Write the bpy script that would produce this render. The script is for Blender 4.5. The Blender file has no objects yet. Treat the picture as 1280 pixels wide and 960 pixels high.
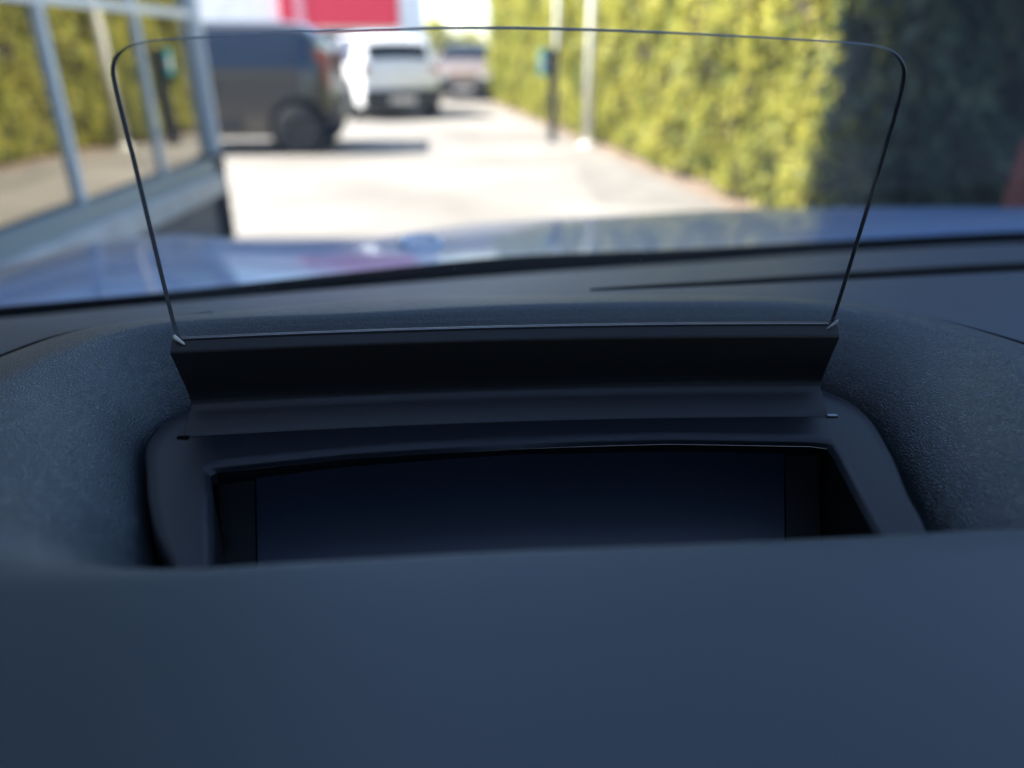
import bpy, bmesh, math, random
import numpy as np
from mathutils import Vector, Matrix
from mathutils.bvhtree import BVHTree
random.seed(7); rng = np.random.default_rng(7)
scene = bpy.context.scene
R = math.radians
H = 1.25                                   # camera (driver's chest) height above the yard
# ------------------------------------------------------------------ camera
PITCH = R(24.3); LENS = 26.0; FPX = 1280 * LENS / 36
cd = bpy.data.cameras.new('camera'); cam = bpy.data.objects.new('camera', cd)
scene.collection.objects.link(cam); scene.camera = cam
cam.location = (0, 0, H); cam.rotation_euler = (R(90) - PITCH, 0, 0)
cd.lens = LENS; cd.sensor_width = 36; cd.clip_start = 0.004; cd.clip_end = 400
cd.dof.use_dof = True; cd.dof.focus_distance = 0.207; cd.dof.aperture_fstop = 5.9
# ------------------------------------------------------------------ light
SUN_EL, SUN_AZ = R(46), R(-92)             # azimuth from +Y towards +X
world = bpy.data.worlds.new('World'); scene.world = world; world.use_nodes = True
wn = world.node_tree; bg = wn.nodes['Background']; sky = wn.nodes.new('ShaderNodeTexSky')
sky.sky_type = 'NISHITA'; sky.sun_disc = False; sky.sun_elevation = SUN_EL; sky.sun_rotation = SUN_AZ
sky.air_density = 1.0; sky.dust_density = 0.6; sky.ozone_density = 1.5
wn.links.new(sky.outputs[0], bg.inputs[0]); bg.inputs[1].default_value = 0.115
sl = bpy.data.lights.new('sun', 'SUN'); sun = bpy.data.objects.new('sun', sl); scene.collection.objects.link(sun)
sl.energy = 4.9; sl.angle = R(0.5); sl.color = (1, .94, .84)
sdir = Vector((math.sin(SUN_AZ) * math.cos(SUN_EL), math.cos(SUN_AZ) * math.cos(SUN_EL), math.sin(SUN_EL)))
sun.rotation_euler = (-sdir).to_track_quat('-Z', 'Y').to_euler(); sun.location = (-10, 0, 12)
scene.view_settings.view_transform = 'Standard'; scene.view_settings.look = 'None'
scene.view_settings.exposure = 2.1; scene.view_settings.gamma = 1
scene.cycles.use_denoising = True; scene.cycles.max_bounces = 10; scene.cycles.transparent_max_bounces = 16
scene.cycles.caustics_reflective = False; scene.cycles.caustics_refractive = False

# ------------------------------------------------------------------ helpers
CP, SP = math.cos(PITCH), math.sin(PITCH)
def ray(px, py):
    u, v = px - 640, 480 - py
    return Vector((u, FPX * CP + v * SP, -FPX * SP + v * CP))
def on_z(px, py, z):                       # z is relative to the camera
    r = ray(px, py); return r * (z / r.z)
def on_y(px, py, y):
    r = ray(px, py); return r * (y / r.y)
def link(o, parent=None):
    scene.collection.objects.link(o)
    if parent: o.parent = parent
    return o
def empty(name, loc=(0, 0, 0), rz=0, label=None, cat=None, group=None):
    o = link(bpy.data.objects.new(name, None)); o.location = loc; o.rotation_euler = (0, 0, rz)
    o.empty_display_size = .1
    return tag(o, label, cat, group)
def tag(o, label=None, cat=None, group=None, kind=None):
    if label: o['label'] = label
    if cat: o['category'] = cat
    if group: o['group'] = group
    if kind: o['kind'] = kind
    return o
def mesh(name, verts, faces, mats, parent=None, smooth=True, fmat=None, up=False):
    me = bpy.data.meshes.new(name); me.from_pydata([tuple(v) for v in verts], [], faces); me.update()
    if not isinstance(mats, (list, tuple)): mats = [mats]
    for m in mats: me.materials.append(m)
    if smooth: me.polygons.foreach_set('use_smooth', [True] * len(me.polygons))
    if fmat is not None: me.polygons.foreach_set('material_index', fmat)
    return link(bpy.data.objects.new(name, me), parent)
def recalc(o):
    bm = bmesh.new(); bm.from_mesh(o.data); bmesh.ops.recalc_face_normals(bm, faces=bm.faces); bm.to_mesh(o.data); bm.free(); return o
def grid(rows, closed=False):
    n = len(rows[0]); V = [p for r in rows for p in r]; F = []
    for i in range(len(rows) - 1):
        for j in range(n if closed else n - 1):
            k = (j + 1) % n
            F.append((i * n + j, i * n + k, (i + 1) * n + k, (i + 1) * n + j))
    return V, F
def catmull(pts, sub, closed=True):
    out = []; n = len(pts); P = [Vector(p) for p in pts]
    rngi = range(n if closed else n - 1)
    for i in rngi:
        if closed: a, b, c, d = P[i - 1], P[i], P[(i + 1) % n], P[(i + 2) % n]
        else: a, b, c, d = P[max(i - 1, 0)], P[i], P[i + 1], P[min(i + 2, n - 1)]
        for s in range(sub):
            t = s / sub
            out.append(0.5 * ((2 * b) + (c - a) * t + (2 * a - 5 * b + 4 * c - d) * t * t + (3 * b - a - 3 * c + d) * t ** 3))
    if not closed: out.append(P[-1])
    return out
def linear(pts, sub, closed=True):
    out = []; n = len(pts); P = [Vector(p) for p in pts]
    for i in range(n if closed else n - 1):
        for s in range(sub): out.append(P[i].lerp(P[(i + 1) % n], s / sub))
    if not closed: out.append(P[-1])
    return out
def box(name, mat, lo, hi, parent=None, bev=0.0):
    bm = bmesh.new(); bmesh.ops.create_cube(bm, size=1)
    for v in bm.verts:
        v.co = Vector([lo[i] + (v.co[i] + .5) * (hi[i] - lo[i]) for i in range(3)])
    if bev: bmesh.ops.bevel(bm, geom=bm.edges[:], offset=bev, segments=2, affect='EDGES', profile=.5)
    me = bpy.data.meshes.new(name); bm.to_mesh(me); bm.free(); me.materials.append(mat)
    return link(bpy.data.objects.new(name, me), parent)
def lathe(name, mat, prof, parent=None, axis='Z', loc=(0, 0, 0), seg=32):
    rows = []
    for r, z in prof:
        row = []
        for k in range(seg):
            a = 2 * math.pi * k / seg; x, y = r * math.cos(a), r * math.sin(a)
            p = Vector((x, y, z)) if axis == 'Z' else Vector((x, z, y))
            row.append(p + Vector(loc))
        rows.append(row)
    V, F = grid(rows, True)
    n = len(V); F.append(tuple(range(seg))); F.append(tuple(range(n - seg, n)))
    return recalc(mesh(name, V, F, mat, parent))

# ------------------------------------------------------------------ materials
def mat(name, col, rough=.5, metal=0., coat=0., spec=.5, trans=0., emit=None):
    m = bpy.data.materials.new(name); m.use_nodes = True; b = m.node_tree.nodes['Principled BSDF']
    b.inputs['Base Color'].default_value = (*col, 1); b.inputs['Roughness'].default_value = rough
    b.inputs['Metallic'].default_value = metal; b.inputs['Coat Weight'].default_value = coat
    b.inputs['Coat Roughness'].default_value = .05; b.inputs['Specular IOR Level'].default_value = spec
    return m
def noise_col(m, c1, c2, scale, detail=4, coord='Object', stops=(.35, .65), bump=0, bscale=None, bdist=.01):
    nt = m.node_tree; N = nt.nodes; L = nt.links; b = N['Principled BSDF']
    tc = N.new('ShaderNodeTexCoord'); no = N.new('ShaderNodeTexNoise'); no.inputs['Scale'].default_value = scale
    no.inputs['Detail'].default_value = detail; L.new(tc.outputs[coord], no.inputs['Vector'])
    cr = N.new('ShaderNodeValToRGB'); cr.color_ramp.elements[0].position = stops[0]; cr.color_ramp.elements[1].position = stops[1]
    cr.color_ramp.elements[0].color = (*c1, 1); cr.color_ramp.elements[1].color = (*c2, 1)
    L.new(no.outputs['Fac'], cr.inputs[0]); L.new(cr.outputs[0], b.inputs['Base Color'])
    if bump:
        n2 = N.new('ShaderNodeTexNoise'); n2.inputs['Scale'].default_value = bscale or scale * 6; n2.inputs['Detail'].default_value = 6
        L.new(tc.outputs[coord], n2.inputs['Vector'])
        bu = N.new('ShaderNodeBump'); bu.inputs['Strength'].default_value = bump; bu.inputs['Distance'].default_value = bdist
        L.new(n2.outputs['Fac'], bu.inputs['Height']); L.new(bu.outputs[0], b.inputs['Normal'])
    return m
def leather(name, col, rough, strength, scale=900, fade=None):
    m = mat(name, col, rough, spec=.5); nt = m.node_tree; N = nt.nodes; L = nt.links; b = N['Principled BSDF']
    tc = N.new('ShaderNodeTexCoord')
    wa = N.new('ShaderNodeTexNoise'); wa.inputs['Scale'].default_value = 260; wa.inputs['Detail'].default_value = 2
    mx = N.new('ShaderNodeMix'); mx.data_type = 'RGBA'; mx.inputs[0].default_value = .0035
    L.new(tc.outputs['Object'], wa.inputs['Vector']); L.new(tc.outputs['Object'], mx.inputs[6]); L.new(wa.outputs['Color'], mx.inputs[7])
    vo = N.new('ShaderNodeTexVoronoi'); vo.feature = 'DISTANCE_TO_EDGE'; vo.inputs['Scale'].default_value = scale
    L.new(mx.outputs[2], vo.inputs['Vector'])
    mr = N.new('ShaderNodeMapRange'); mr.inputs['From Max'].default_value = .28; L.new(vo.outputs['Distance'], mr.inputs['Value'])
    n2 = N.new('ShaderNodeTexNoise'); n2.inputs['Scale'].default_value = 1700; n2.inputs['Detail'].default_value = 3
    L.new(tc.outputs['Object'], n2.inputs['Vector'])
    ad = N.new('ShaderNodeMath'); ad.operation = 'MULTIPLY_ADD'; ad.inputs[1].default_value = .5
    L.new(n2.outputs['Fac'], ad.inputs[0]); L.new(mr.outputs[0], ad.inputs[2])
    bu = N.new('ShaderNodeBump'); bu.inputs['Strength'].default_value = strength; bu.inputs['Distance'].default_value = .00025
    L.new(ad.outputs[0], bu.inputs['Height']); L.new(bu.outputs[0], b.inputs['Normal'])
    if fade:                                 # the grain is moulded into the bowl only and runs out on the lip
        sx = N.new('ShaderNodeSeparateXYZ'); L.new(tc.outputs['Object'], sx.inputs[0])
        mf = N.new('ShaderNodeMapRange'); mf.inputs['From Min'].default_value = fade[0]; mf.inputs['From Max'].default_value = fade[1]
        mf.inputs['To Max'].default_value = strength; L.new(sx.outputs['Y'], mf.inputs['Value']); L.new(mf.outputs[0], bu.inputs['Strength'])
    # faint handling marks in the gloss
    n3 = N.new('ShaderNodeTexNoise'); n3.inputs['Scale'].default_value = 14; n3.inputs['Detail'].default_value = 1
    L.new(tc.outputs['Object'], n3.inputs['Vector'])
    m3 = N.new('ShaderNodeMapRange'); m3.inputs['To Min'].default_value = rough - .02; m3.inputs['To Max'].default_value = rough + .03
    L.new(n3.outputs['Fac'], m3.inputs['Value']); L.new(m3.outputs[0], b.inputs['Roughness'])
    return m
def dust(m, amount=.5, scale=2600, col=(.4, .42, .45), thr=.055):
    nt = m.node_tree; N = nt.nodes; L = nt.links; b = N['Principled BSDF']
    tc = N.new('ShaderNodeTexCoord'); vo = N.new('ShaderNodeTexVoronoi'); vo.inputs['Scale'].default_value = scale
    L.new(tc.outputs['Object'], vo.inputs['Vector'])
    lt = N.new('ShaderNodeMath'); lt.operation = 'LESS_THAN'; lt.inputs[1].default_value = thr; L.new(vo.outputs['Distance'], lt.inputs[0])
    no = N.new('ShaderNodeTexNoise'); no.inputs['Scale'].default_value = 45; L.new(tc.outputs['Object'], no.inputs['Vector'])
    gt = N.new('ShaderNodeMath'); gt.operation = 'GREATER_THAN'; gt.inputs[1].default_value = .52; L.new(no.outputs['Fac'], gt.inputs[0])
    mu = N.new('ShaderNodeMath'); mu.operation = 'MULTIPLY'; L.new(lt.outputs[0], mu.inputs[0]); L.new(gt.outputs[0], mu.inputs[1])
    m2 = N.new('ShaderNodeMath'); m2.operation = 'MULTIPLY'; m2.inputs[1].default_value = amount; L.new(mu.outputs[0], m2.inputs[0])
    mx = N.new('ShaderNodeMix'); mx.data_type = 'RGBA'; mx.inputs[6].default_value = b.inputs['Base Color'].default_value; mx.inputs[7].default_value = (*col, 1)
    L.new(m2.outputs[0], mx.inputs[0]); L.new(mx.outputs[2], b.inputs['Base Color'])
    return m
def thin_glass(name, tint, refl=1.0, dust_amt=0.0, specks=0.0, speck_scale=300, rough=0.02, thr=.05):
    m = bpy.data.materials.new(name); m.use_nodes = True; nt = m.node_tree; N = nt.nodes; L = nt.links
    N.remove(N['Principled BSDF']); out = N['Material Output']
    tr = N.new('ShaderNodeBsdfTransparent'); tr.inputs[0].default_value = (*tint, 1)
    gl = N.new('ShaderNodeBsdfGlossy'); gl.inputs['Roughness'].default_value = rough; gl.inputs[0].default_value = (refl, refl, refl, 1)
    fr = N.new('ShaderNodeFresnel'); fr.inputs['IOR'].default_value = 1.5
    ge = N.new('ShaderNodeNewGeometry'); mi = N.new('ShaderNodeMapRange')      # same reflectance from either side of the sheet
    mi.inputs['To Min'].default_value = 1.5; mi.inputs['To Max'].default_value = 1 / 1.5
    L.new(ge.outputs['Backfacing'], mi.inputs['Value']); L.new(mi.outputs[0], fr.inputs['IOR'])
    ms = N.new('ShaderNodeMixShader'); L.new(fr.outputs[0], ms.inputs[0]); L.new(tr.outputs[0], ms.inputs[1]); L.new(gl.outputs[0], ms.inputs[2])
    last = ms
    if dust_amt or specks:
        di = N.new('ShaderNodeBsdfDiffuse'); di.inputs[0].default_value = (.75, .77, .8, 1)
        tl = N.new('ShaderNodeBsdfTranslucent'); tl.inputs[0].default_value = (.75, .77, .8, 1)
        md = N.new('ShaderNodeMixShader'); L.new(di.outputs[0], md.inputs[1]); L.new(tl.outputs[0], md.inputs[2])
        tc = N.new('ShaderNodeTexCoord'); vo = N.new('ShaderNodeTexVoronoi'); vo.inputs['Scale'].default_value = speck_scale
        L.new(tc.outputs['Object'], vo.inputs['Vector'])
        lt = N.new('ShaderNodeMath'); lt.operation = 'LESS_THAN'; lt.inputs[1].default_value = thr; L.new(vo.outputs['Distance'], lt.inputs[0])
        no = N.new('ShaderNodeTexNoise'); no.inputs['Scale'].default_value = speck_scale * .09; no.inputs['Detail'].default_value = 3; L.new(tc.outputs['Object'], no.inputs['Vector'])
        gt = N.new('ShaderNodeMath'); gt.operation = 'GREATER_THAN'; gt.inputs[1].default_value = .6; L.new(no.outputs['Fac'], gt.inputs[0])
        mu = N.new('ShaderNodeMath'); mu.operation = 'MULTIPLY'; L.new(lt.outputs[0], mu.inputs[0]); L.new(gt.outputs[0], mu.inputs[1])
        ma = N.new('ShaderNodeMath'); ma.operation = 'MULTIPLY_ADD'; ma.inputs[1].default_value = specks; ma.inputs[2].default_value = dust_amt
        L.new(mu.outputs[0], ma.inputs[0])
        mm = N.new('ShaderNodeMixShader'); L.new(ma.outputs[0], mm.inputs[0]); L.new(ms.outputs[0], mm.inputs[1]); L.new(md.outputs[0], mm.inputs[2]); last = mm
    L.new(last.outputs[0], out.inputs[0]); return m

M_leather = dust(leather('soft_touch_dash', (.035, .047, .070), .46, .4, 1250), .35, 1900, thr=.05)
M_cover = leather('grained_cover', (.035, .046, .055), .41, .65, 1250, (.098, .120))
M_tray = dust(mat('tray_plastic', (.010, .012, .017), .44, spec=.28), .25)
M_flap = dust(mat('flap_plastic', (.009, .009, .011), .42, spec=.4), .2)
M_pit = dust(mat('pit_black', (.006, .006, .007), .45, spec=.3), .2, 1500, (.2, .2, .2), .06)
M_rail = dust(mat('well_side_plastic', (.013, .013, .015), .6, spec=.3), .5, 1300, (.16, .16, .17), .09)
M_lens = mat('projector_cover', (.009, .017, .032), .40, spec=.9)
M_black = mat('black_rubber', (.004, .004, .005), .9, spec=.05)
M_white = mat('white_clip', (.5, .5, .48), .5)
M_hinge = mat('bare_metal_pin', (.26, .26, .28), .4, metal=1)
M_hud = thin_glass('combiner_glass', (.965, .97, .975), .9, .014, .5, 520, .01, .055)
M_edge = mat('glass_edge', (.045, .052, .065), .45, spec=.3)
M_screen = thin_glass('windshield_glass', (.94, .96, .98), .8, .045, .35, 160, .02, .035)
M_paint = mat('blue_paint', (.14, .22, .37), .42, metal=.1, coat=.45, spec=.4)
noise_col(M_paint, (.13, .215, .39), (.16, .25, .43), 300, 2)
M_chrome = mat('white_enamel', (.95, .95, .95), .2, coat=1)
M_cabin = mat('cabin_lining', (.03, .03, .032), .85)

# ------------------------------------------------------------------ the yard (setting)
M_ground = noise_col(mat('pale_concrete', (.4, .37, .33), .9), (.20, .18, .155), (.35, .32, .28), .45, 12, bump=.4, bscale=40, bdist=.004)
g = mesh('ground', [(-120, -60, 0), (120, -60, 0), (120, 250, 0), (-120, 250, 0)], [(0, 1, 2, 3)], M_ground); tag(g, kind='structure')
M_soil = noise_col(mat('verge_soil', (.3, .22, .16), .95), (.16, .11, .08), (.34, .25, .18), 6, 8, bump=.5, bscale=60)
HP = [Vector((2.46, 4.1)), Vector((2.0, 6.7)), Vector((1.75, 8.3)), Vector((1.05, 12.2)), (Vector((0.0, 18)))]
def hx(y):                                  # hedge face in plan
    return 3.186 - .177 * y
rows = [[Vector((hx(y) + dx, y, .006)) for dx in (-.16, .5)] for y in np.linspace(3.9, 22, 20)]
v_, f_ = grid(rows); v_ += [(2.3, 3.5, .006), (9, 3.5, .006), (9, 4.3, .006), (2.3, 4.3, .006)]; n = len(v_); f_.append((n - 4, n - 3, n - 2, n - 1))
tag(mesh('verge', v_, f_, M_soil), kind='structure')
M_shadow = noise_col(mat('ground_shadow', (.27, .25, .24), .9), (.19, .172, .155), (.26, .238, .21), 3, 8)
tag(mesh('shadow_patch', [(.75, 6.6, .005), (1.75, 6.7, .005), (1.35, 9.3, .005), (.85, 9.6, .005), (.7, 8.4, .005)], [(0, 1, 2, 3, 4)], M_shadow), kind='structure')  # shadow beside the hedge, painted on the ground as a darker polygon

# ------------------------------------------------------------------ hedges
M_leaf = mat('hedge_leaf', (.1, .12, .02), .5, spec=.3)
def leaf_mat():
    nt = M_leaf.node_tree; N = nt.nodes; L = nt.links; b = N['Principled BSDF']
    at = N.new('ShaderNodeAttribute'); at.attribute_name = 'leaf_tone'
    tc = N.new('ShaderNodeTexCoord'); no = N.new('ShaderNodeTexNoise'); no.inputs['Scale'].default_value = 1.7; no.inputs['Detail'].default_value = 3
    L.new(tc.outputs['Object'], no.inputs['Vector'])
    ad = N.new('ShaderNodeMath'); ad.operation = 'MULTIPLY_ADD'; ad.inputs[1].default_value = .55
    L.new(at.outputs['Fac'], ad.inputs[0]); L.new(no.outputs['Fac'], ad.inputs[2])
    cr = N.new('ShaderNodeValToRGB'); e = cr.color_ramp.elements
    e[0].position = .42; e[0].color = (.06, .10, .012, 1); e[1].position = 1.0; e[1].color = (.52, .48, .085, 1)
    k = e.new(.72); k.color = (.27, .28, .032, 1)
    L.new(ad.outputs[0], cr.inputs[0]); L.new(cr.outputs[0], b.inputs['Base Color'])
    tl = N.new('ShaderNodeBsdfTranslucent'); L.new(cr.outputs[0], tl.inputs[0])
    ms = N.new('ShaderNodeMixShader'); ms.inputs[0].default_value = .4
    L.new(b.outputs[0], ms.inputs[1]); L.new(tl.outputs[0], ms.inputs[2]); L.new(ms.outputs[0], N['Material Output'].inputs[0])
leaf_mat()
M_twig = mat('hedge_twigs', (.05, .04, .02), .9)
def leaves(name, pts, nrm, size, material, parent, droop=.35):
    n = len(pts); nn = nrm + rng.normal(0, .55, (n, 3)); nn /= np.linalg.norm(nn, axis=1)[:, None]
    t = rng.normal(0, 1, (n, 3)); t -= (t * nn).sum(1)[:, None] * nn; t /= np.linalg.norm(t, axis=1)[:, None]
    b = np.cross(nn, t); s = (size * rng.uniform(.6, 1.4, n))[:, None]
    v = np.stack([pts - t * s, pts - b * s * .5, pts + t * s, pts + b * s * .5], 1).reshape(-1, 3)
    me = bpy.data.meshes.new(name); me.vertices.add(4 * n); me.vertices.foreach_set('co', v.ravel())
    me.loops.add(4 * n); me.loops.foreach_set('vertex_index', np.arange(4 * n)); me.polygons.add(n)
    me.polygons.foreach_set('loop_start', np.arange(n) * 4); me.polygons.foreach_set('loop_total', np.full(n, 4)); me.update(calc_edges=True)
    a = me.attributes.new('leaf_tone', 'FLOAT', 'POINT'); a.data.foreach_set('value', np.repeat(rng.uniform(0, 1, n), 4))
    me.materials.append(material); return link(bpy.data.objects.new(name, me), parent)
def hedge(p0, p1, h, thick, per_m2, label, size=.055, leaf=None):
    """clipped hedge from p0 to p1 (plan), face on the left of the line p0->p1 seen from above"""
    p0, p1 = np.array(p0, float), np.array(p1, float); d = p1 - p0; Ln = np.linalg.norm(d); d /= Ln; nf = np.array([-d[1], d[0]])
    root = empty('hedge', (p0[0], p0[1], 0), 0, label, 'hedge', 'clipped hedges round the yard')
    o = np.array([p0[0], p0[1], 0.])
    def bulge(u, z): return .05 * np.sin(u * 1.9 + 2.1 * z) + .05 * np.sin(u * 3.7 - z * 4.3 + 1) + .04 * np.sin(u * 6.1 + z * 7.7) + .035 * np.sin(u * 10.3 - z * 8.9)
    n = int(Ln * h * per_m2); u = rng.uniform(0, Ln, n); z = h * rng.uniform(.02, 1, n); dep = rng.exponential(.07, n)
    off = bulge(u, z) - dep
    P = np.stack([p0[0] + d[0] * u + nf[0] * off, p0[1] + d[1] * u + nf[1] * off, z], 1) - o
    Nn = np.tile([nf[0], nf[1], .25], (n, 1))
    m2 = int(Ln * thick * per_m2 * .5); u = rng.uniform(0, Ln, m2); w = rng.uniform(0, thick, m2)
    P2 = np.stack([p0[0] + d[0] * u - nf[0] * w, p0[1] + d[1] * u - nf[1] * w, h + rng.normal(0, .05, m2)], 1) - o
    m3 = int(2 * h * thick * per_m2); e = rng.integers(0, 2, m3); w = rng.uniform(0, thick, m3); ue = e * Ln
    P3 = np.stack([p0[0] + d[0] * ue - nf[0] * w, p0[1] + d[1] * ue - nf[1] * w, rng.uniform(0, h, m3)], 1) + rng.normal(0, .04, (m3, 3)) - o
    N3 = np.stack([d[0] * (2 * e - 1), d[1] * (2 * e - 1), np.zeros(m3)], 1)
    leaves('foliage', np.concatenate([P, P2, P3]), np.concatenate([Nn, np.tile([0, 0, 1.], (m2, 1)), N3]), size, leaf or M_leaf, root)
    us = np.linspace(.05, Ln - .05, int(Ln * 6)); zs = np.linspace(0, h - .1, 18)
    rows = [[Vector((p0[0] + d[0] * a + nf[0] * (bulge(a, b) - .16) - o[0], p0[1] + d[1] * a + nf[1] * (bulge(a, b) - .16) - o[1], b)) for b in zs] for a in us]
    rows2 = [[Vector((p0[0] + d[0] * a - nf[0] * (thick - .05) - o[0], p0[1] + d[1] * a - nf[1] * (thick - .05) - o[1], b)) for b in zs[::-1]] for a in us]
    V, F = grid([r1 + r2 for r1, r2 in zip(rows, rows2)], True)
    k = len(zs) * 2; F.append(tuple(range(k))); F.append(tuple(range(len(V) - k, len(V))))
    mesh('stems', V, F, M_twig, root, smooth=False)
    return root
hedge((hx(4.9), 4.9), (hx(21.5), 21.5), 3.3, 1.0, 950, 'tall sunlit yellow-green clipped hedge running back along the yard behind the posts', .042)
M_shade_leaf = noise_col(mat('shade_dark_leaf', (.03, .05, .02), .55, spec=.2), (.012, .026, .010), (.03, .05, .02), 5, 3)  # hedge leaves coloured darker to stand for the building's shade
hedge((8.5, 5.5), (2.36, 4.55), 3.4, 1.0, 700, 'hedge with shade-darkened leaves turning off to the side behind the red car', .055, M_shade_leaf)

# far trees, one mass at the horizon
n = 5000; u = rng.uniform(-30, 60, n); hh = 5 + 1.6 * np.sin(u * .5) + 1.1 * np.sin(u * 1.3 + 1)
P = np.stack([u, 95 + rng.uniform(0, 4, n), hh * rng.uniform(0, 1, n) ** .7 * .62], 1); Nn = np.tile([-.5, -.7, .5], (n, 1))
ft = leaves('distant_treeline', P, Nn, .55, M_leaf, None); tag(ft, 'distant low line of trees beyond the yard between white car and hedge', 'trees', kind='stuff')

# ------------------------------------------------------------------ posts by the hedge
M_post = mat('white_post_paint', (.72, .72, .69), .45); M_dark = mat('black_post_paint', (.015, .016, .02), .4)
M_teal = mat('turquoise_plastic', (.02, .32, .38), .4); M_sign = mat('white_plate', (.7, .66, .64), .5)
base = on_z(734, 182, -H)
t = empty('lamp_post', (base.x, base.y, 0), 0, 'thick white post in front of the sunlit hedge, nearest the camera', 'post')
lathe('pole', M_post, [(.062, 0), (.06, 2), (.052, 4.6)], t); lathe('base_flange', M_post, [(.12, 0), (.12, .02), (.075, .05)], t)
a = box('lamp_head', M_post, (-.5, -.09, 4.55), (.1, .09, 4.66), t, .02)
base = on_z(690, 178, -H)
t = empty('charging_post', (base.x, base.y, 0), 0, 'black post carrying a turquoise box beside the sunlit hedge', 'charging post')
box('post', M_dark, (-.055, -.055, 0), (.055, .055, 1.27), t, .008)
b_ = box('charger_box', M_teal, (-.2, -.1, .92), (-.056, .07, 1.25), t, .02)
box('white_label', M_sign, (-.175, -.104, 1.03), (-.085, -.099, 1.14), b_)
box('side_label', M_sign, (-.2035, -.08, 1.03), (-.1995, .05, 1.14), b_)
box('screen_panel', M_dark, (-.12, -.13, .95), (.03, -.056, 1.27), t, .01)
base = on_z(694, 165, -H)
t = empty('flag_pole', (base.x, base.y, 0), 0, 'slender white pole rising behind the black charging post', 'pole')
lathe('pole', M_post, [(.05, 0), (.048, 2), (.04, 5.2)], t); lathe('cap', M_post, [(.055, 5.2), (.05, 5.24), (.02, 5.26)], t)

# ------------------------------------------------------------------ glazed building on the left
M_frame = mat('pale_window_frame', (.88, .86, .82), .4); M_sill = noise_col(mat('sill_concrete', (.5, .48, .45), .8), (.58, .55, .5), (.72, .69, .64), 5)
M_panel = noise_col(mat('grey_panel', (.17, .17, .18), .7), (.14, .14, .15), (.2, .2, .21), 4); M_slate = mat('sill_trim', (.30, .35, .34), .5)
M_mirror = bpy.data.materials.new('reflective_glazing'); M_mirror.use_nodes = True
nt = M_mirror.node_tree; b = nt.nodes['Principled BSDF']; b.inputs['Base Color'].default_value = (.33, .315, .27, 1); b.inputs['Metallic'].default_value = 1; b.inputs['Roughness'].default_value = .012
no = nt.nodes.new('ShaderNodeTexNoise'); no.inputs['Scale'].default_value = 1.6; no.inputs['Detail'].default_value = 1; tc = nt.nodes.new('ShaderNodeTexCoord')
bu = nt.nodes.new('ShaderNodeBump'); bu.inputs['Strength'].default_value = .25; bu.inputs['Distance'].default_value = .01
nt.links.new(tc.outputs['Object'], no.inputs['Vector']); nt.links.new(no.outputs['Fac'], bu.inputs['Height']); nt.links.new(bu.outputs[0], b.inputs['Normal'])
XF = -2.0; YE = 5.3
bl = empty('glazed_building', (XF, YE, 0), 0, 'glazed building front with pale mullions reflecting the hedge and posts', 'building')
M_wall = noise_col(mat('render_wall', (.6, .58, .55), .85), (.54, .52, .5), (.64, .62, .6), 1.5)
box('wall', M_wall, (-8, -16, 0), (-.12, -.14, 7.2), bl)
box('corner_pillar', M_frame, (-.068, -.030, .42), (0.0, 0, 7.2), bl, .004)
box('corner_guard', M_black, (-.15, -.14, 0), (.012, .004, .60), bl, .01)
box('base_panel', M_panel, (-.11, -16, 0), (-.03, -.16, .36), bl)
box('sill', M_sill, (-.11, -16, .362), (.05, -.145, .49), bl, .01)
box('sill_trim', M_slate, (-.11, -16, .492), (.0, -.135, .585), bl, .004)
for z0, z1 in ((1.435, 1.48), (2.6, 2.68), (4.4, 4.5), (6.9, 7.15)):
    box('transom', M_frame, (-.1, -16, z0), (-.046, -.031, z1), bl, .004)
ys = [-.031, -.80, -1.70, -3.2, -5.2, -6.8, -8.4, -10, -12, -14, -16]
for k, y0 in enumerate(ys[1:-1]):
    box('mullion', M_frame, (-.105, y0 - .016, .587), (-.044, y0 + .016, 6.9), bl, .004)
for k in range(len(ys) - 1):
    for z0, z1 in ((.587, 1.435), (1.48, 2.6), (2.68, 4.4), (4.5, 6.9)):
        p = box('glass_pane', M_mirror, (-.004, -(ys[k] - ys[k + 1]) / 2, z0), (.004, (ys[k] - ys[k + 1]) / 2, z1), bl)
        p.location = (-.062, (ys[k] + ys[k + 1]) / 2, 0); p.rotation_euler = (0, 0, R(1.2))

# ------------------------------------------------------------------ red and white building at the back
bb = empty('shop_building', (-3.62, 27, 0), 0, 'white walled building with a red fascia behind the parked vehicles', 'building')
M_red = mat('red_fascia', (.55, .02, .05), .5); M_wt = noise_col(mat('white_cladding', (.7, .7, .72), .7), (.62, .62, .64), (.74, .74, .76), 2); M_rearwin = mat('tinted_rear_glass', (.012, .016, .02), .25, spec=.3)
M_win = mat('dark_window', (.010, .024, .055), .1, spec=.6)
box('wall', M_wt, (-14, 0, 0), (0, 7, 4.6), bb)
box('fascia', M_red, (-3.9, -.25, 1.95), (-.08, -.004, 3.9), bb, .02)
box('fascia_joint', mat('pink_strip', (.6, .25, .3), .5), (-3.4, -.262, 1.94), (-3.1, -.252, 3.91), bb)
box('shop_window', M_win, (-3.4, -.03, .5), (-.5, -.005, 1.8), bb)
box('shop_window', M_win, (-9.5, -.03, .9), (-5.2, -.005, 1.8), bb)

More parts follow.
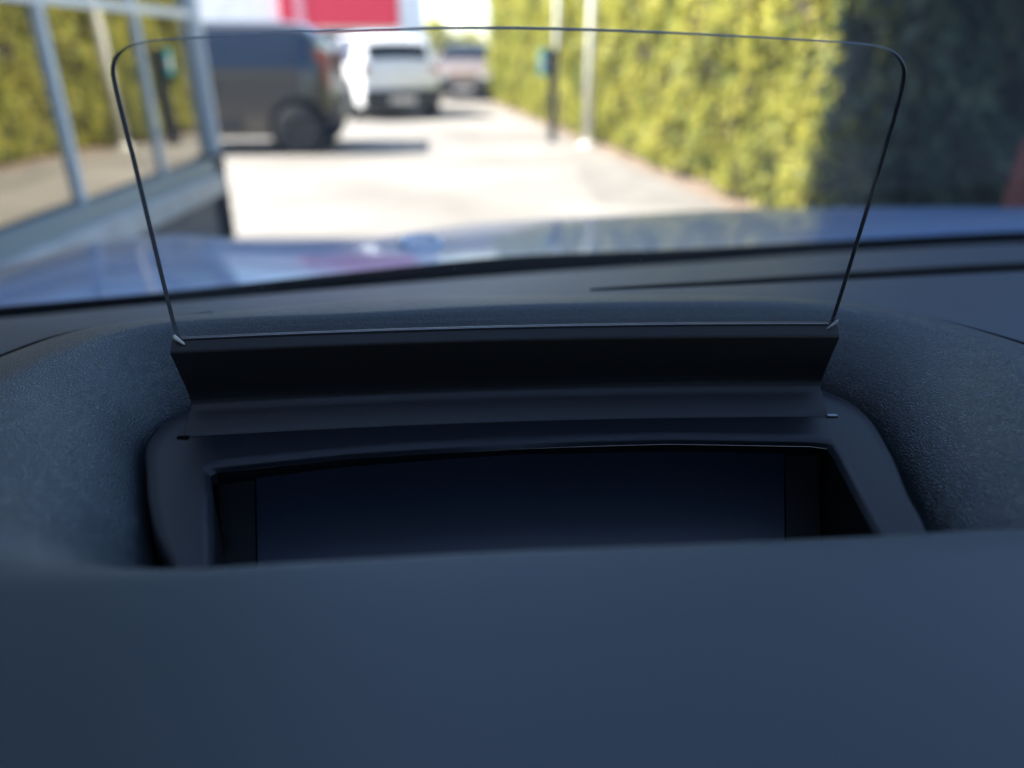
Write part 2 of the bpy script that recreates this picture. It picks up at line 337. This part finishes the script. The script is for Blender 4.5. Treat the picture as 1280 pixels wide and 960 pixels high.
# ------------------------------------------------------------------ vehicles
def car(name, L, W, ztop, label, paint, zb=.22, belt=.95, wb=(.8, 3.4), wr=.32, tumble=.16, group=None, trim_paint=None,
        rear_glass=None, front_glass=None, side_glass=(), lights_rear=None, lights_front=None, plate=(None, None), bumper_rear=None, grille=None, belt_rear=None):
    """local x: 0 = rear, L = front; ztop: keys (x, z)"""
    root = empty(name, (0, 0, 0), 0, label, 'car' if 'van' not in name else 'van', group)
    kx = [k[0] for k in ztop]; kz = [k[1] for k in ztop]
    def sec(s, q):     # q 0..1 over the section from left sill to right sill
        zt = float(np.interp(s, kx, kz)); e = min(s, L - s)
        w = W / 2 * (1 - .16 * max(0, 1 - e / .45) ** 2.2); zbb = zb + .10 * max(0, 1 - e / .3) ** 2
        be = min(belt, zt - .03); tum = tumble * max(0, (zt - belt) / .55) if zt > belt else .0
        pts = [(w * .95, zbb), (w, zbb + .14), (w * 1.005, (zbb + be) / 2), (w * .985, be), (w * .985 - tum * .55, be + (zt - be) * .55), (w * .985 - tum, zt - .055 if zt > belt + .1 else zt - .012), (w * .985 - tum - .10, zt - .01), (w * .4, zt + .012), (0, zt + .018)]
        full = [(a, b) for a, b in pts] + [(-a, b) for a, b in pts[-2::-1]]
        x = q * (len(full) - 1); i = min(int(x), len(full) - 2); f = x - i
        return Vector((s, full[i][0] * (1 - f) + full[i + 1][0] * f, full[i][1] * (1 - f) + full[i + 1][1] * f))
    ss = sorted(set(list(np.linspace(0, L, 70)) + kx)); nq = 65
    rows = [[sec(s, j / (nq - 1)) for j in range(nq)] for s in ss]
    V, F = grid(rows, False); F.append(tuple(range(nq))); F.append(tuple(range(len(V) - nq, len(V))))
    F += [(i * nq, (i + 1) * nq, (i + 1) * nq + nq - 1, i * nq + nq - 1) for i in range(len(ss) - 1)]
    body = recalc(mesh('body', V, F, paint, root)); 
    def patch(nm, m, s0, s1, q0, q1, off=.006, par=None, skew=0):
        rows = []
        for i in range(13):
            row = []
            for j in range(13):
                q = q0 + (q1 - q0) * j / 12; s = s0 + (s1 - s0) * i / 12 + skew * (j / 12)
                p = sec(s, q); e = 1e-3
                n = (sec(min(s + .01, L), q) - sec(max(s - .01, 0), q)).cross(sec(s, min(q + .004, 1)) - sec(s, max(q - .004, 0)))
                if n.length > 0: n.normalize()
                c = p - Vector((L / 2, 0, .6))
                if n.dot(c) < 0: n = -n
                row.append(p + n * off)
            rows.append(row)
        V, F = grid(rows); return mesh(nm, V, F, m, par or root)
    qb, qt = 3 / 16, 5 / 16                         # belt and cant rail positions
    if rear_glass: patch('rear_window', M_rearwin, rear_glass[0], rear_glass[1], .385, .615)
    if front_glass: patch('windscreen', M_rearwin, front_glass[0], front_glass[1], .345, .655)
    for (a, c, sk) in side_glass:
        for sgn in (0, 1):
            q0, q1 = (qb + .008, qt - .012) if sgn == 0 else (1 - qb - .008, 1 - qt + .012)
            patch('side_window', M_win, a, c, q0, q1, skew=sk)
    for k, wx in enumerate(wb):
        for sy in (-1, 1):
            y = sy * (W / 2 - .09)
            ar = lathe('wheel_arch', M_black, [(wr + .07, -.06), (wr + .07, .105), (wr + .02, .11)], root, 'Y', (wx, 0, 0))
            ar.location = (0, y, wr + .02); ar.scale = (1, sy, 1)
            wh = lathe('wheel', M_tyre, [(wr * .62, -.1), (wr * .93, -.1), (wr, -.07), (wr, .085), (wr * .94, .117), (wr * .64, .122), (wr * .60, .115)], root, 'Y', (0, 0, 0), 40)
            wh.location = (wx, y, wr); wh.scale = (1, sy, 1)
            rim = lathe('rim', M_rim, [(wr * .6, .100), (wr * .61, .121), (wr * .54, .119), (wr * .5, .085), (wr * .2, .08), (wr * .15, .118), (.01, .12)], wh, 'Y', (0, 0, 0), 40)
    if lights_rear:
        z0, z1, wd = lights_rear
        for sy in (-1, 1):
            y0 = sy * (W / 2 * .86); box('tail_lamp', M_tail, (-.012, min(y0, y0 - sy * wd), z0), (.16, max(y0, y0 - sy * wd), z1), root, .01).rotation_euler = (0, 0, 0)
    if lights_front:
        z0, z1, wd = lights_front
        for sy in (-1, 1):
            y0 = sy * (W / 2 * .84); box('headlight', M_lamp, (L - .14, min(y0, y0 - sy * wd), z0), (L + .012, max(y0, y0 - sy * wd), z1), root, .02)
    if bumper_rear:
        z0, z1 = bumper_rear
        box('rear_bumper', M_trim, (-.07, -W / 2 * .86, z0), (.2, W / 2 * .86, z1), root, .03)
        box('number_plate', M_sign, (-.079, -.26, z0 + .1), (-.071, .26, z0 + .21), root)
    if grille:
        z0, z1 = grille
        box('front_bumper', M_trim, (L - .2, -W / 2 * .86, z0), (L + .05, W / 2 * .86, z1), root, .03)
        box('number_plate', M_sign, (L + .052, -.26, z0 + .05), (L + .06, .26, z0 + .16), root)
    return root, body, patch
M_tyre = mat('tyre_rubber', (.018, .018, .02), .8); M_rim = mat('wheel_rim', (.05, .05, .055), .4, metal=.6)
M_tail = mat('tail_lamp_plastic', (.28, .05, .015), .3, coat=.5); M_lamp = mat('headlight_plastic', (.6, .62, .65), .1, coat=1); M_trim = mat('bumper_plastic', (.025, .027, .03), .6)
P_van = mat('bronze_grey_paint', (.060, .053, .043), .3, metal=.3, coat=.8); P_white = mat('white_paint', (.88, .88, .87), .3, coat=.8)
P_tan = mat('copper_beige_paint', (.22, .165, .13), .35, coat=.5); P_red = mat('red_paint', (.09, .003, .006), .6, spec=.2)

# dark van, side on, rear at the right
top = [(0, .62), (.02, .9), (.07, 1.15), (.16, 1.42), (.30, 1.545), (.6, 1.58), (2.4, 1.59), (2.75, 1.52), (3.25, 1.12), (3.5, 1.0), (4.1, .88), (4.3, .74), (4.36, .5)]
r, body, patch = car('parked_van', 4.36, 1.80, top, 'dark bronze-grey van parked side on at the left, tail lamp towards the white car', P_van, belt=1.0, wb=(.42, 3.3), wr=.31,
    rear_glass=(.075, .2), front_glass=(2.72, 3.2), side_glass=((.22, 1.55, .0), (1.68, 2.55, .0)), lights_rear=(.80, 1.25, .12), bumper_rear=(.34, .58), group='vehicles parked in the yard')
patch('sill_trim', M_trim, 1.1, 3.0, .03, .085, .008); patch('door_handle', M_trim, 1.3, 1.48, .845 if False else .155, .165, .02)
h_ = Vector((-1, -.085, 0)).normalized()
r.location = (-2.40, 10.98, 0); r.rotation_euler = (0, 0, math.atan2(h_.y, h_.x))
# white SUV seen from behind
top = [(0, .7), (.03, .95), (.08, 1.08), (.32, 1.42), (.42, 1.50), (.9, 1.56), (2.2, 1.55), (2.6, 1.46), (3.15, 1.08), (3.4, 1.0), (4.0, .88), (4.15, .75), (4.2, .5)]
r, body, patch = car('parked_suv', 4.2, 1.72, top, 'white car seen from behind with dark rear window and black lower bumper', P_white, belt=.98, wb=(.72, 3.3), wr=.33,
    rear_glass=(.085, .27), front_glass=(2.6, 3.1), side_glass=((.55, 1.5, 0), (1.62, 2.5, 0)), bumper_rear=(.22, .56), group='vehicles parked in the yard')
for sy in (-1, 1): box('door_mirror', P_white, (2.5, sy * .97 - .1, 1.0), (2.62, sy * .97 + .1, 1.16), r, .04)
box('tail_lamp', M_tail, (-.02, .62, .86), (.1, .76, .96), r, .01); box('tail_lamp', M_tail, (-.02, -.76, .86), (.1, -.62, .96), r, .01)
th = R(90 + 24); r.rotation_euler = (0, 0, th); r.location = (-2.12, 15.3, 0)
# copper car facing the camera
top = [(0, .7), (.05, .95), (.5, 1.1), (.9, 1.36), (1.4, 1.42), (2.1, 1.38), (2.9, .98), (3.9, .82), (4.05, .7), (4.1, .5)]
r, body, patch = car('parked_hatchback', 4.1, 1.7, top, 'copper beige car half hidden behind the white car, by the end of the hedge', P_tan, belt=.92, wb=(.8, 3.3), wr=.31,
    rear_glass=(.5, .85), front_glass=(2.12, 2.85), side_glass=((.9, 1.55, 0), (1.65, 2.2, 0)), lights_front=(.55, .68, .3), grille=(.2, .5), group='vehicles parked in the yard')
r.rotation_euler = (0, 0, R(-90)); r.location = (-1.28, 25.2, 0)
# red car next door
top = [(0, .7), (.05, .95), (.5, 1.2), (.9, 1.46), (1.4, 1.52), (2.1, 1.50), (3.0, 1.12), (3.75, 1.02), (4.03, .86), (4.1, .5)]
r, body, patch = car('parked_coupe', 4.1, 1.75, top, 'red car at the right edge, parked in the shade in front of the hedge', P_red, belt=.94, wb=(.8, 3.3), wr=.31,
    rear_glass=(.5, .85), front_glass=(2.12, 2.85), side_glass=((.9, 1.55, 0), (1.65, 2.2, 0)), lights_front=(.60, .72, .3), grille=(.22, .5), group='vehicles parked in the yard')
r.rotation_euler = (0, 0, R(88)); r.location = (2.90, -.6, 0)

# ------------------------------------------------------------------ own car: bonnet, windscreen, cabin
own = empty('car', (0, 0, 0), 0, 'blue car whose bonnet and windscreen the picture looks out through', 'car')
UP = Vector((0, 0, H))
LOW = [(-330, 430), (-160, 413), (0, 398), (220, 379), (440, 356), (640, 343), (860, 328), (1060, 314), (1280, 303), (1520, 299), (1800, 305)]
UPP = [(-330, 418), (-160, 400), (0, 384), (220, 364), (440, 340), (640, 320), (860, 311), (1060, 300), (1280, 289), (1520, 284), (1800, 293)]
def bz(x): return -.160
lo_ = catmull([on_z(a, b, -.160) for a, b in LOW], 8, False); bs = catmull([on_z(a, b, -.158) for a, b in UPP], 8, False)
rows = []
for w, dz in ((-.12, -.006), (-.04, -.001), (.0, .0012), (.1, .0018), (.5, .0015), (.9, .0012), (1.0, .0), (1.08, -.006), (1.3, -.02)):
    rows.append([p.lerp(q, w) + Vector((0, 0, H + dz)) for p, q in zip(lo_, bs)])
V, F = grid(rows); mesh('windscreen_seal', V, F, M_black, own)
# bonnet: lofted from the scuttle to its front edge
front = [on_y(-260, 408, .30), on_y(-120, 362, .46), on_y(0, 335, .66), on_y(110, 306, .80), on_y(190, 295, .90), on_y(270, 298, .98), on_y(340, 301, 1.04), on_y(430, 300, 1.10), on_y(520, 289, 1.16), on_y(600, 279, 1.20),
         on_y(740, 270, 1.24), on_y(900, 263, 1.26), on_y(1080, 262, 1.25), on_y(1280, 265, 1.2), on_y(1450, 275, 1.1)]
rear = []
for i in range(len(front)):
    t = i / (len(front) - 1); k = t * (len(bs) - 1); j = min(int(k), len(bs) - 2); rear.append(bs[j].lerp(bs[j + 1], k - j))
nf = catmull(front, 8, False); nr = catmull(rear, 8, False)
rows = []
for w in np.linspace(0, 1, 22):
    row = []
    for a, c in zip(nr, nf):
        A = Vector((a.x, a.y + .012, -.163)); p = A.lerp(c, w)
        p.z += .012 * math.sin(math.pi * w) * min(1, max(0, (c.y - .6) / .3))
        row.append(p + UP)
    rows.append(row)
for d_, z_ in ((.03, -.006), (.07, -.03), (.11, -.08), (.13, -.2), (.13, -.5)):
    rows.append([c + Vector((d_ * (-.5 if c.x < -.45 else 0), d_, z_)) + UP for c in nf])
V, F = grid(rows); bonnet = recalc(mesh('bonnet', V, F, M_paint, own))
if bonnet.data.polygons[10].normal.z < 0: bonnet.data.flip_normals()
bt = BVHTree.FromPolygons([v.co[:] for v in bonnet.data.vertices], [p.vertices[:] for p in bonnet.data.polygons])
for py_ in range(307, 322):
    hit = bt.ray_cast(UP, ray(526, py_).normalized())
    if hit[0] and hit[0].y < 1.3: break
e = hit[0] + Vector((0, 0, .0035))
rows = []
for k in range(25):
    a = 2 * math.pi * k / 24; c = e + Vector((.019 * math.cos(a), .012 * math.sin(a), .0025 * math.sin(a)))
    rows.append([c + Vector((.0035 * math.cos(b) * math.cos(a), .0035 * math.cos(b) * math.sin(a), .0035 * math.sin(b))) for b in np.linspace(0, 2 * math.pi, 9)])
V, F = grid(rows); n = len(V)
for a, b_ in ((-.6, 2.4), (.9, 3.6)):
    q = [e + Vector((.019 * math.cos(t), .012 * math.sin(t), .0025 * math.sin(t) + .002)) for t in (a, a + .35, b_, b_ + .35)]; k = len(V); V += q; F.append((k, k + 1, k + 2, k + 3))
emb = mesh('bonnet_emblem', V, F, M_chrome, own)
# windscreen pane
rows = []
for w in np.linspace(0, 1, 14):
    row = []
    for p in bs:
        x = p.x * (1 - w) + (.36 + (p.x - .36) * .8) * w
        row.append(Vector((x, (p.y + .012) * (1 - w) + (-.22 - .12 * (x - .36) ** 2) * w, H - .157 * (1 - w) + .46 * w + .03 * math.sin(math.pi * w))))
    rows.append(row)
V, F = grid(rows); mesh('windscreen', V, F, M_screen, own)
# cabin: roof, pillars, doors, back
box('roof_lining', M_cabin, (-.42, -2.4, H + .46), (1.12, -.21, H + .49), own)
box('cabin_back', M_cabin, (-.5, -2.42, .3), (1.2, -2.38, H + .46), own)
box('seat_back', M_cabin, (-.3, -.75, .4), (.25, -.6, H + .3), own, .05)
box('door_panel', M_cabin, (-.60, -2.4, .3), (-.55, .35, H - .14), own)
box('door_panel', M_cabin, (1.27, -2.4, .3), (1.32, .35, H - .14), own)
box('floor_pan', M_cabin, (-.6, -2.4, .28), (1.3, .6, .32), own)
def bar(name, a, b, r, m, par):
    a, b = Vector(a), Vector(b); o = lathe(name, m, [(r, 0), (r, (b - a).length)], par, seg=12)
    o.location = a; o.rotation_euler = (b - a).to_track_quat('Z', 'Y').to_euler(); return o
bar('windscreen_pillar', (-.62, .24, H - .16), (-.42, -.26, H + .47), .035, M_cabin, own)
bar('windscreen_pillar', (1.27, .60, H - .16), (1.10, -.26, H + .47), .035, M_cabin, own)

# ------------------------------------------------------------------ dashboard
dash = empty('dashboard', (0, 0, 0), 0, 'blue-black grained dashboard with a recessed binnacle round the display', 'dashboard')
SUB = 10
O_ = [(-.045, .1715), (0, .178), (.045, .1798), (.0835, .1782), (.0873, .177), (.0870, .172), (.0862, .165), (.0845, .152), (.0828, .138), (.081, .122), (.076, .1195), (.04, .117), (0, .1145), (-.04, .1125), (-.058, .1115), (-.0625, .121), (-.0672, .134), (-.0735, .1505), (-.0785, .1625), (-.0775, .1642)]
W_ = [(-.05, .214), (0, .220), (.05, .224), (.085, .223), (.101, .210), (.1048, .1946), (.1014, .1708), (.0965, .1513), (.0937, .1367), (.0885, .121), (.076, .1155), (.04, .1125), (0, .110), (-.04, .108), (-.062, .110), (-.0725, .1247), (-.082, .138), (-.093, .159), (-.1016, .182), (-.094, .203)]
S_ = [(-.05, .232), (0, .240), (.055, .2435), (.096, .2425), (.126, .231), (.139, .208), (.138, .18), (.137, .155), (.139, .132), (.119, .1135), (.080, .1094), (.04, .1062), (0, .1036), (-.035, .1002), (-.0600, .0968), (-.100, .0965), (-.128, .124), (-.131, .160), (-.130, .192), (-.112, .221)]
Q_ = [(-.055, .262, -.0840), (0, .27, -.0850), (.06, .272, -.0855), (.106, .267, -.0852), (.137, .256, -.0862), (.166, .2235, -.0872), (.187, .185, -.0915), (.195, .15, -.10), (.195, .11, -.10), (.19, .05, -.098), (.12, -.01, -.092), (.05, -.03, -.090), (0, -.035, -.089), (-.05, -.03, -.090), (-.11, -.01, -.094), (-.18, .05, -.10), (-.185, .11, -.10), (-.188, .17, -.098), (-.168, .225, -.092), (-.1395, .248, -.089)]
V3 = lambda p, z=None: Vector((p[0], p[1], p[2] if z is None else z))
Oc = linear([V3(p, -.098) for p in O_], SUB); Wc = catmull([V3(p, -.0975) for p in W_], SUB)
Wc = [p + Vector((.0032 * max(0, min(1, (p.x - .07) / .025)), 0, 0)) for p in Wc]
Sc = catmull([V3(p, -.079) for p in S_], SUB); Qc = catmull([V3(p) for p in Q_], SUB)
cen = Vector((.0, .165, 0))
def inset(p, d):
    v = Vector((p.x - cen.x, p.y - cen.y, 0)); return p - v.normalized() * d
def gap(q): return .0022 + .0026 * max(0, min(1, (q.x - .05) / .04))
# tray with a rolled lip round the opening
rows = [[inset(p, .0015) + Vector((0, 0, -.0012)) for p in Oc], [inset(p, .0006) + Vector((0, 0, -.0002)) for p in Oc], [p + Vector((0, 0, .0002)) for p in Oc]]
for w in (.12, .35, .6, .8):
    rows.append([p.lerp(inset(q, gap(q)), w) for p, q in zip(Oc, Wc)])
rows.append([inset(q, gap(q)) for q in Wc]); rows.append([inset(q, gap(q) - .0009) + Vector((0, 0, -.0006)) for q in Wc]); rows.append([inset(q, gap(q) - .0012) + Vector((0, 0, -.005)) for q in Wc])
V, F = grid([[p + UP for p in r] for r in rows], True); recalc(mesh('recess_tray', V, F, M_tray, dash))
# pit
rows = [[inset(p, .0014) + Vector((0, 0, -.0013)) for p in Oc], [inset(p, .0014) + Vector((0, 0, -.03)) for p in Oc], [inset(p, .003) + Vector((0, 0, -.055)) for p in Oc]]
V, F = grid([[p + UP for p in r] for r in rows], True); n = len(Oc); F.append(tuple(range(2 * n, 3 * n))); mesh('projector_well', V, F, M_pit, dash, smooth=False)
def well_surface(u0, u1, drop, n=24):
    rows = []
    for t in np.linspace(0, 1, 18):
        a = t * math.pi / 2; z = -.1003 - drop - .040 * math.sin(a); row = []
        for q in np.linspace(0, 1, n):
            u = u0(t) + (u1(t) - u0(t)) * q; x = u * .2 / FPX
            yb = float(np.interp(x, [-.0785, -.045, 0, .045, .0835], [.1612, .1690, .1755, .1773, .1757]))
            y = yb - .058 * (1 - math.cos(a)); x = u * (y * CP - z * SP) / FPX
            x = min(max(x, float(np.interp(y, [.117, .134, .1625, .17], [-.0605, -.0668, -.0780, -.0780])) + .0012), float(np.interp(y, [.117, .138, .165, .177], [.0800, .0826, .0860, .0870])) - .0012)
            row.append(Vector((x, y, z)) + UP)
        rows.append(row)
    return rows
V, F = grid(well_surface(lambda t: -320 + 6 * t, lambda t: 340 + 2 * t, 0)); pl = mesh('projector_cover', V, F, M_lens, dash)
V, F = grid(well_surface(lambda t: -420, lambda t: -322 + 6 * t, .0006, 8)); mesh('side_rail', V, F, M_rail, dash)
V, F = grid(well_surface(lambda t: 342 + 2 * t, lambda t: 480 + 30 * t, .0006, 8)); mesh('side_rail', V, F, M_rail, dash)
rows = [[inset(q, .010) + Vector((0, 0, -.013)) for q in Wc], [inset(q, -.004) + Vector((0, 0, -.014)) for q in Wc], [inset(q, -.006) + Vector((0, 0, -.002)) for q in Wc]]
V, F = grid([[p + UP for p in r] for r in rows], True); mesh('recess_gasket', V, F, M_black, dash)
# grained binnacle cover
prof = [(0, -.109), (.03, -.101), (.10, -.0968), (.25, -.0912), (.46, -.0862), (.70, -.0822), (.87, -.0800), (1.0, -.0790)]
def blend(k, w, z):
    p = Wc[k].lerp(Sc[k], w); near = max(0, min(1, (.135 - Sc[k].y) / .02)); p.z = z
    if near > 0:    # the near side is a short rolled lip
        p.z = z * (1 - near) + near * (-.079 - (.03 * (1 - w) ** 3.2))
    return p
cols = range(len(Wc)); rows = [[blend(k, w, z) for k in cols] for w, z in prof]
for t in (.08, .18, .3, .45, .62, .8, .93, 1.0):
    row = []
    for k in cols:
        p = Sc[k].lerp(Qc[k], t); d = Sc[k].z; e_ = Qc[k].z
        p.z = d + (e_ - d) * (t ** 1.7 * .8 + t * .2); row.append(p)
    rows.append(row)
rows.append([Qc[k] + (Qc[k] - cen).normalized() * .0006 + Vector((0, 0, -.0022)) for k in cols])
V, F = grid([[p + UP for p in r] for r in rows], True)
cov = recalc(mesh('binnacle_cover', V, F, M_cover, dash))
# dash top from the cover back to the windscreen
_t = [on_z(a, b, -.161) for a, b in [(-160, 413), (0, 398), (280, 373), (640, 343), (860, 328), (1060, 314), (1280, 303), (1520, 299)]]
BB = {16: (-.75, .02, -.17), 17: (-.72, .14, -.17), 18: _t[0], 19: _t[1], 0: _t[2], 1: _t[3], 2: _t[4], 3: _t[5], 4: _t[6], 5: _t[7], 6: (1.25, .66, -.161), 7: (1.27, .3, -.17), 8: (1.27, .05, -.18), 9: (1.25, -.05, -.185), 10: (.7, -.12, -.20), 15: (-.72, -.02, -.18)}
order = [15, 16, 17, 18, 19, 0, 1, 2, 3, 4, 5, 6, 7, 8, 9, 10]
qs = []
for a in order[:-1]:
    qs += [Qc[(a * SUB + j) % len(Qc)] for j in range(SUB)]
qs.append(Qc[10 * SUB]); b2 = catmull([BB[a] for a in order], SUB, False)
rows = []
for t in (-.12, -.04, .0, .03, .08, .15, .25, .38, .52, .68, .84, 1.0):
    row = []
    for q, b in zip(qs, b2):
        v = b - q; tt = max(t, 0); p = q.lerp(b, tt)
        if t < 0: p = q + (cen - q) * (-t) * .2; p.z = q.z - .0012
        else:
            p.z = (q.z - .0011 * max(0, 1 - tt / .05)) * (1 - tt) + b.z * tt + .002 * math.sin(math.pi * tt)
        row.append(p + UP)
    rows.append(row)
V, F = grid(rows); top_ = recalc(mesh('dash_top', V, F, M_leather, dash))
box('lower_dash', M_cabin, (-.74, -.06, .34), (1.26, .22, H - .215), dash, .02)
tree = BVHTree.FromPolygons([v.co[:] for v in top_.data.vertices], [p.vertices[:] for p in top_.data.polygons])
def strip(name, pts, widths, m, par, lift=.0006):
    rows = []
    P = catmull([Vector((*p, 0)) for p in pts], 12, False); ws = np.interp(np.linspace(0, 1, len(P)), np.linspace(0, 1, len(widths)), widths)
    for i, p in enumerate(P):
        d = (P[min(i + 1, len(P) - 1)] - P[max(i - 1, 0)]).normalized(); nn = Vector((-d.y, d.x, 0)); row = []
        for a, dz in ((-.5, -.001), (-.45, lift), (0, lift), (.45, lift), (.5, -.001)):
            c = p + nn * a * ws[i]; hit = tree.ray_cast(Vector((c.x, c.y, H + .1)), Vector((0, 0, -1)))
            z = hit[0].z if hit[0] else H - .13
            row.append(Vector((c.x, c.y, z + dz)))
        rows.append(row)
    V, F = grid(rows); return mesh(name, V, F, m, par)
def surf_xy(px, py):
    hit = tree.ray_cast(UP, ray(px, py).normalized()); return (hit[0].x, hit[0].y)
strip('demister_slot', [surf_xy(738, 363), surf_xy(830, 358), surf_xy(960, 351), surf_xy(1100, 343), surf_xy(1270, 334), surf_xy(1400, 329), (.62, .515), (.95, .535), (1.15, .50)], [.0008, .014, .022, .027, .030, .030, .030, .030, .0008], M_black, dash)

def seam(k0, k1, wmax):
    rows = []; ks = list(range(k0, k1 + 1))
    for n_, k in enumerate(ks):
        p = Qc[k % len(Qc)]; d = Vector((p.x - cen.x, p.y - cen.y, 0)).normalized(); w = wmax * min(1, .12 + n_ / 14, .12 + (len(ks) - 1 - n_) / 14)
        hits = []
        for a in (-.5, -.2, .2, .5):
            c = p + d * a * w; rows_z = p.z + (.0006 if abs(a) < .3 else -.0004); hits.append(Vector((c.x, c.y, rows_z)) + UP)
        rows.append(hits)
    V, F = grid(rows); return mesh('cover_seam', V, F, M_black, dash)
seam(int(3.7 * SUB), int(7.5 * SUB), .0050); seam(int(16 * SUB), int(19.4 * SUB), .0036)
# ------------------------------------------------------------------ head-up display
hud = empty('head_up_display', (0, .198, H - .097), math.atan(.0683) * 0, 'raised clear glass screen standing on a black folding flap in the dashboard recess', 'head-up display')
def to_hud(o):
    o.parent = hud; o.matrix_parent_inverse = Matrix.Translation(hud.location).inverted(); return o
def y0(x): return .2016 + .0683 * x - .376 * x * x
K = math.tan(R(7)); Z0 = -.0726
def on_glass(px, py):
    r = ray(px, py); t = .0002
    for _ in range(60):
        p = r * t; f = y0(p.x) - K * (p.z - Z0); t = t * .3 + .7 * (f / r.y)
    return r * t
topc = [(139, 92), (139.5, 84), (143, 73), (150, 65), (162, 58.5), (180, 54), (210, 50.5), (300, 45), (400, 40.5), (500, 37.8), (640, 37), (800, 41), (950, 48), (1040, 53), (1080, 56), (1103, 60), (1118, 66), (1127, 75), (1132, 86), (1132.5, 94)]
botc = [(139, 92), (140, 100), (143, 114), (152, 150), (166, 205), (184, 280), (203, 358), (217, 413), (223, 428), (640, 415), (1039, 411), (1044, 398), (1056, 360), (1078, 288), (1101, 214), (1120, 150), (1129, 116), (1132, 101), (1132.5, 94)]
tp = catmull([(a, b, 0) for a, b in topc], 6, False)
bx_ = [b[0] for b in botc]; by_ = [b[1] for b in botc]
rows = []
for p in tp:
    yb_ = float(np.interp(p.x, bx_, by_)); row = []
    if yb_ - p.y < .3: yb_ = p.y + .3
    for s in np.linspace(0, 1, 14):
        row.append(on_glass(p.x, p.y + (yb_ - p.y) * s) + UP)
    rows.append(row)
# refine columns where the side edges are
def col(px):
    yt = float(np.interp(px, [p.x for p in tp], [p.y for p in tp])); yb_ = float(np.interp(px, bx_, by_))
    return [on_glass(px, yt + (max(yb_ - yt, .3)) * s) + UP for s in np.linspace(0, 1, 14)]
xs = sorted(set([139, 139.3, 139.8, 140.5, 141.5] + list(np.linspace(143, 224, 26)) + list(np.linspace(232, 1036, 70)) + list(np.linspace(1039, 1129, 28)) + [1130.5, 1131.5, 1132.1, 1132.5]))
cols_ = [col(x) for x in xs]; T = .0022; nc, nr = len(cols_), 14
V, F = grid(cols_); n = len(V); V = V + [v + Vector((0, T * .99, T * .12)) for v in V]
fm = [0] * (2 * len(F)); F = F + [tuple(n + k for k in f[::-1]) for f in F]
per = [k * nr for k in range(nc)] + [(nc - 1) * nr + k for k in range(1, nr)] + [k * nr + nr - 1 for k in range(nc - 2, -1, -1)] + [k for k in range(nr - 2, 0, -1)]
m0 = len(V)                                  # ground edge: its own vertices, slightly bulged outwards
mid = V[(nc // 2) * nr + 7]
for k in per:
    a, b_ = V[k], V[n + k]; o_ = (a - mid); o_.y = 0; o_.normalize()
    V += [a.copy(), a.lerp(b_, .3) + o_ * .00045, a.lerp(b_, .7) + o_ * .00052, b_.copy()]
for q in range(len(per)):
    r_ = (q + 1) % len(per)
    for c in range(3): F.append((m0 + 4 * q + c, m0 + 4 * r_ + c, m0 + 4 * r_ + c + 1, m0 + 4 * q + c + 1)); fm.append(1)
gl = mesh('glass_screen', V, F, [M_hud, M_edge], None, fmat=fm); to_hud(gl)
# flap
pr = [(.0024, -.0800), (.0024, -.0738), (.0016, -.0729), (.0002, -.0727), (-.0026, -.0752), (-.0032, -.0760), (-.0030, -.0772), (-.0014, -.0880), (-.0012, -.0908), (-.0020, -.0926), (-.0045, -.0940), (-.0098, -.0964), (-.0116, -.0978), (-.0118, -.0990), (.0024, -.0990)]
xL, xR = -.0942, .0955; rows = []
for s in np.linspace(0, 1, 60):
    row = []
    for dy, z in pr:
        taper = max(0, (-.0752 - z)) / .022 * .0030                # narrower towards its foot
        x = (xL + taper) * (1 - s) + (xR - taper * 1.0) * s
        row.append(Vector((x, y0(x) + dy, z)) + UP)
    rows.append(row)
V, F = grid(rows, True); k = len(pr); F.append(tuple(range(k))); F.append(tuple(range(len(V) - k, len(V))))
fl = to_hud(recalc(mesh('flap', V, F, M_flap)))
be_ = fl.modifiers.new('bevel', 'BEVEL'); be_.width = .0003; be_.segments = 2; be_.limit_method = 'ANGLE'; be_.angle_limit = R(40)
fl.data.polygons.foreach_set('use_smooth', [True] * len(fl.data.polygons))
fl.modifiers.new('wn', 'WEIGHTED_NORMAL')
rows = []
for t in np.linspace(0, 1, 60):
    x = (xL + .003) * (1 - t) + (xR - .003) * t; c = Vector((x, y0(x) - .0006, -.0728)) + UP
    rows.append([c + Vector((0, .00022 * math.cos(a), .00022 * math.sin(a))) for a in np.linspace(0, 2 * math.pi, 9)])
V, F = grid(rows); to_hud(mesh('glass_base_glint', V, F, M_hinge))  # pale tube added to draw the glint along the glass's lower edge
for px, py, sx in ((225, 424, 1), (1039, 405, -1)):
    c = on_glass(px, py - 1) + UP; 
    rows = []
    for t in np.linspace(0, 1, 9):
        rr = .00070 * (1 - .55 * t) if t < .9 else .0001; rr = .0001 if t == 0 else rr
        q = c + Vector((sx * (-.0012 + .0030 * t), -.0016, .0014 - .0026 * t))
        rows.append([q + Vector((rr * .5 * math.cos(a), rr * math.sin(a), rr * math.cos(a))) for a in np.linspace(0, 2 * math.pi, 11)])
    V, F = grid(rows); to_hud(recalc(mesh('retaining_clip', V, F, M_white)))
for px, py, s in ((229, 547, -1), (1040, 520, 1)):
    c = on_z(px, py, -.0976) + UP
    o = box('hinge_pin', M_hinge if s > 0 else M_black, (c.x - .0016, c.y - .0006, c.z - .0008), (c.x + .0016, c.y + .0006, c.z + .0004), None, .0002); to_hud(o)
